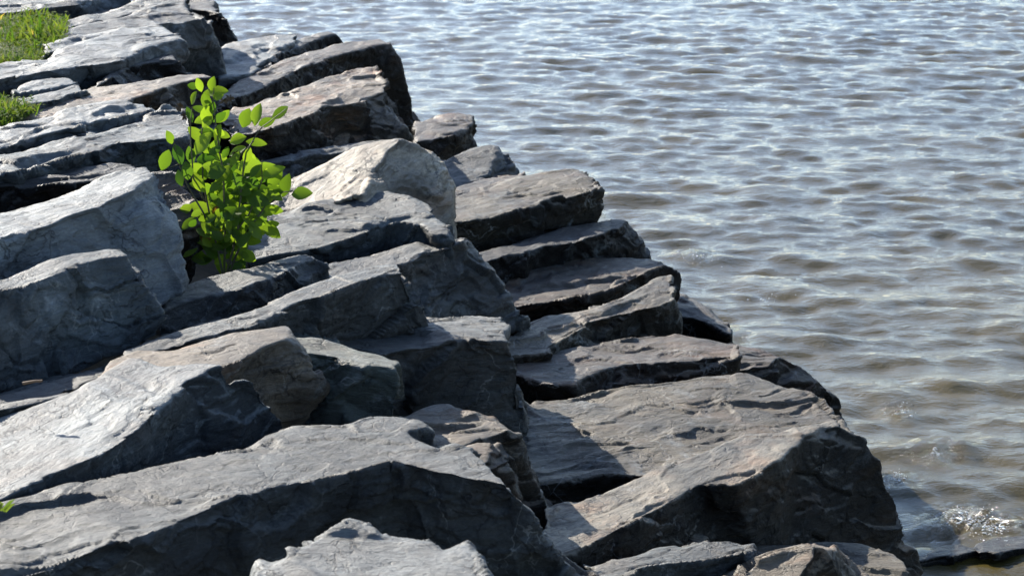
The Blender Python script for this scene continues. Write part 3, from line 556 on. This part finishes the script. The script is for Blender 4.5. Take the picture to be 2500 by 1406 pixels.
# ------------------------------------------------------------------ sapling
def leaf_geo(V, F, base, dirv, nrm, L, W, fold=0.25, curl=0.15):
    d = dirv.normalized(); s = d.cross(nrm).normalized(); n = s.cross(d).normalized(); i0 = len(V)
    prof = [(0.0, 0.05), (0.15, 0.55), (0.35, 0.95), (0.55, 1.0), (0.75, 0.78), (0.9, 0.42), (1.0, 0.03)]
    for t, wd in prof:
        c = base+d*(L*t)-n*(curl*L*t*t); hw = W*0.5*wd
        V.append(c-s*hw+n*(hw*fold)); V.append(c); V.append(c+s*hw+n*(hw*fold))
    for k in range(len(prof)-1):
        a = i0+k*3; F.append((a, a+1, a+4, a+3)); F.append((a+1, a+2, a+5, a+4))
def tube(V, F, pts, r0, r1, seg=6):
    i0 = len(V)
    for i, p in enumerate(pts):
        t = i/(len(pts)-1); r = r0+(r1-r0)*t; d = (pts[min(i+1, len(pts)-1)]-pts[max(i-1, 0)]).normalized(); a = d.cross(Vector((0, 1, 0.3))).normalized(); b = d.cross(a)
        for k in range(seg): V.append(p+(a*math.cos(2*math.pi*k/seg)+b*math.sin(2*math.pi*k/seg))*r)
    for i in range(len(pts)-1):
        for k in range(seg): F.append((i0+i*seg+k, i0+i*seg+(k+1) % seg, i0+(i+1)*seg+(k+1) % seg, i0+(i+1)*seg+k))
def sapling():
    B = hit(545, 655, -0.22)+Vector((0, -0.1, 0)); PN = Vector((0, -1, 0.0)); rng = random.Random(5)
    def at(x, y, off=0.0): return on_plane(x, y, B+Vector((0, off, 0)), PN)
    m = (at(1, 0)-at(0, 0)).length
    e = bpy.data.objects.new('sapling', None); COL.objects.link(e); e.location = at(545, 655)
    tag(e, 'bright green broad-leaved sapling growing between the rocks left of centre', 'sapling')
    bpy.context.view_layer.update()
    SV, SF = [], []
    stems = [[(545, 680), (520, 560), (495, 440), (492, 330), (500, 250), (515, 195)], [(548, 680), (550, 560), (545, 430), (530, 320), (520, 250), (522, 215)], [(550, 680), (580, 560), (590, 450), (600, 370), (640, 310), (700, 265)],
             [(552, 680), (600, 570), (650, 500), (690, 470), (745, 465)], [(520, 560), (490, 510), (455, 450), (430, 380), (424, 340)], [(580, 560), (595, 540), (610, 520), (640, 440), (640, 390)], [(500, 490), (485, 460), (470, 430), (465, 300), (470, 260)],
             [(495, 440), (440, 400), (400, 415)], [(545, 430), (585, 380), (620, 345)]]
    joints = []
    for i, s in enumerate(stems):
        o1 = rng.uniform(-0.12, 0.12); pts = [at(x, y, o1*k/(len(s)-1)+0.0) for k, (x, y) in enumerate(s)]
        fine = []
        for a, c in zip(pts[:-1], pts[1:]): fine += [a.lerp(c, t/4)+Vector((rng.uniform(-1, 1), 0, rng.uniform(-1, 1)))*0.002 for t in range(4)]
        fine.append(pts[-1]); tube(SV, SF, fine, 0.0055, 0.0018)
        joints += [(x, y, o1*k/(len(s)-1)) for k, (x, y) in enumerate(s)]
    loc = e.location
    st = new_mesh('stem', [v-loc for v in SV], SF, STEM); st.parent = e
    V, F = [], []
    # x, y of leaf base, length in photo pixels, heading in degrees (90 = up)
    LV = [(515,222,36,78),(505,228,52,15),(492,225,34,105),(484,214,30,165),(468,256,44,65),(497,262,46,75),(520,240,34,20),(515,262,40,110),(498,300,52,70),(520,300,42,40),(470,300,40,110),(530,300,40,45),
          (592,312,56,68),(622,308,62,78),(664,290,52,35),(630,305,48,20),(600,346,52,0),(602,335,50,195),(525,345,56,65),(478,378,62,60),(420,352,36,100),(426,352,50,-70),(394,416,62,68),(480,392,54,12),(505,380,50,50),(470,402,45,100),
          (560,380,50,30),(575,410,60,10),(545,410,55,170),(600,430,70,25),(640,430,60,20),(598,400,50,70),(690,482,56,78),(712,476,56,12),(640,470,58,8),(655,455,60,50),(600,480,62,-10),(620,500,70,30),(560,470,60,80),(570,500,60,170),
          (590,530,60,-20),(640,540,60,-40),(560,540,70,200),(520,520,60,160),(500,470,60,120),(460,440,50,95),(445,455,40,110),(480,440,55,45),(505,430,60,20),(530,450,60,60),(520,490,65,-10),(500,520,60,30),(630,520,60,15),(570,420,50,-60),(610,460,60,-60),
          (540,560,60,-30),(520,580,60,170),(560,600,60,-20),(500,600,60,200),(530,620,60,-70),(590,580,50,-10),(480,560,50,150),(470,500,45,-150),(610,560,50,0),(545,520,60,90),(515,555,55,60),(650,548,34,5)]
    leaves = [(x, y, l, a, rng.uniform(-0.1, 0.06)) for x, y, l, a in LV]
    for _ in range(150):
        cx, cy, rx, ry = rng.choice([(575, 440, 75, 60), (605, 480, 65, 60), (600, 470, 70, 60), (540, 560, 60, 70), (500, 330, 30, 70), (530, 450, 60, 60), (545, 600, 55, 45)])
        r = math.sqrt(rng.random()); t = rng.uniform(0, 6.28); leaves.append((cx+rx*r*math.cos(t), cy+ry*r*math.sin(t), rng.uniform(28, 54), rng.uniform(-60, 240), rng.uniform(-0.06, 0.25)))
    for _ in range(90): leaves.append((rng.gauss(548, 42), rng.uniform(520, 650), rng.uniform(26, 54), rng.uniform(-60, 240), -0.05-0.15*rng.random()))
    for x, y, l, a, off in leaves:
        off += 0.12*max(0, (y-480)/100); base = at(x, y, off); h = math.radians(a); d = Vector((math.cos(h), rng.uniform(-0.45, 0.25), math.sin(h)))
        n = Vector((rng.uniform(-0.6, 0.4), -1.0, rng.uniform(0.0, 0.9)))
        leaf_geo(V, F, base, d, n, l*m*rng.uniform(0.9, 1.1), l*m*rng.uniform(0.44, 0.64), rng.uniform(0.1, 0.45), rng.uniform(-0.1, 0.3))
    lf = new_mesh('foliage', [v-loc for v in V], F, LEAF); lf.parent = e
    # dark seed heads near the tip
    sm = plain('dry_seed', (0.06, 0.035, 0.015))
    for x, y in [(545, 248), (560, 240), (440, 262), (575, 378), (450, 283)]:
        c = at(x, y, 0.02); SH, SF2 = [], []
        for k in range(14):
            dv = Vector((rng.gauss(0, 1), rng.gauss(0, 1), rng.gauss(0, 1))).normalized(); leaf_geo(SH, SF2, c, dv, Vector((0.3, -1, 0.2)), 13*m, 5*m, 0.3, 0.1)
        sh = new_mesh('seed_head', [v-loc for v in SH], SF2, sm); sh.parent = e
sapling()

# ------------------------------------------------------------------ grass
def inside(x, y, poly):
    c = False; j = len(poly)-1
    for i in range(len(poly)):
        (xi, yi), (xj, yj) = poly[i], poly[j]
        if (yi > y) != (yj > y) and x < (xj-xi)*(y-yi)/(yj-yi)+xi: c = not c
        j = i
    return c
def grass_patch(label, poly, n, hpx, dz, seed):
    rng = random.Random(seed); xs = [p[0] for p in poly]; ys = [p[1] for p in poly]
    C0 = hit(sum(xs)/len(xs), max(ys), dz); N = Vector((0.06, 0, 1)).normalized()
    tm = bmesh.new(); top = [tm.verts.new(on_plane(x, y, C0, N)) for x, y in poly]; bot = [tm.verts.new(v.co-Vector((0, 0, 0.5))) for v in top]
    tm.faces.new(top); tm.faces.new(list(reversed(bot)))
    for i in range(len(top)): j = (i+1) % len(top); tm.faces.new([top[j], top[i], bot[i], bot[j]])
    bmesh.ops.recalc_face_normals(tm, faces=tm.faces[:]); me = bpy.data.meshes.new('bank_ground'); tm.to_mesh(me); tm.free(); me.materials.append(TURF)
    o = bpy.data.objects.new('bank_ground', me); COL.objects.link(o); tag(o, kind='structure')
    V, F, V2, F2 = [], [], [], []
    while n > 0:
        x, y = rng.uniform(min(xs), max(xs)), rng.uniform(min(ys), max(ys))
        if not inside(x, y, poly): continue
        n -= 1; x += rng.gauss(0, 7); y += rng.gauss(0, 4); P_ = on_plane(x, y, C0, N); m = P_.length/F_PX
        cl = 0.5+0.5*noise(np.array([[P_.x*2.2, P_.y*1.2, seed]]))[0]*2; 
        if rng.random() > 0.25+cl: continue
        h = hpx*m*rng.uniform(0.4, 1.3)*(0.55+0.9*max(0, cl))*(2.0 if rng.random() < 0.06 else 1); wd = h*rng.uniform(0.035, 0.07)+0.0015; a = rng.uniform(0, 6.28); lean = Vector((rng.gauss(0, 0.35), rng.gauss(0, 0.35), 1)).normalized(); s = Vector((math.cos(a), math.sin(a), 0))
        i0 = len(V); b = P_-Vector((0, 0, 0.01)); md = b+lean*h*0.55; tp = b+lean*h*0.9+Vector((lean.x, lean.y, -0.1))*h*0.35
        V += [b-s*wd, b+s*wd, md-s*wd*0.7, md+s*wd*0.7, tp]; F += [(i0, i0+1, i0+3, i0+2), (i0+2, i0+3, i0+4)]
        if rng.random() < 0.05:            # small round weed leaves
            for _ in range(3):
                q = P_+Vector((rng.gauss(0, 0.02), rng.gauss(0, 0.02), h*rng.uniform(0.3, 0.8))); aa = rng.uniform(0, 6.28); leaf_geo(V, F, q, Vector((math.cos(aa), math.sin(aa), 0.3)), Vector((0, -0.2, 1)), 9*m, 7*m)
    o = new_mesh('grass', V, F, GRASS); tag(o, label, 'grass', kind='stuff')
TURF = plain('turf', (0.05, 0.06, 0.02), 0.95)
grass_patch('large patch of bright weedy grass at the upper left edge', [(-90, 45), (0, 42), (60, 38), (110, 42), (160, 50), (165, 75), (150, 100), (140, 118), (118, 140), (105, 150), (60, 158), (0, 163), (-90, 168)], 13000, 18, 0.02, 1)
grass_patch('small tuft of grass and clover at the left edge above the layered slabs', [(-90, 245), (0, 243), (50, 250), (88, 262), (60, 280), (25, 300), (0, 312), (-90, 330)], 6500, 18, 0.02, 2)
def small_bits():
    rng = random.Random(4); V, F = [], []
    B = hit(4, 1240, 0.30)
    for k in range(5):
        b0 = on_plane(-8+k*5, 1243+k, B, Vector((0, -1, 0))); tp = b0+Vector((rng.uniform(0.0, 0.035), 0, rng.uniform(0.015, 0.035))); s = Vector((0.003, 0, -0.004)); i = len(V)
        V += [b0-s, b0+s, b0.lerp(tp, 0.6)+s*0.8+Vector((0, 0, 0.004)), b0.lerp(tp, 0.6)-s*0.8+Vector((0, 0, 0.004)), tp]; F += [(i, i+1, i+2, i+3), (i+3, i+2, i+4)]
    tag(new_mesh('grass_tuft', V, F, GRASS), 'tiny green grass tuft poking out at the left edge by the long cracked slab', 'grass tuft')
    V, F = [], []; B = hit(80, 948, 0.05)
    pts = [on_plane(56+k*8, 936-k*1.3+rng.uniform(-1, 1), B, Vector((0, -1, 0)))for k in range(7)]; tube(V, F, pts, 0.006, 0.004)
    tag(new_mesh('stick', V, F, plain('dry_wood', (0.16, 0.09, 0.045))), 'thin brown stick lying in the dark gap under the scraped boulder', 'stick')
small_bits()
print('verts', sum(s[1] for s in STATS), 'rocks', len(STATS))
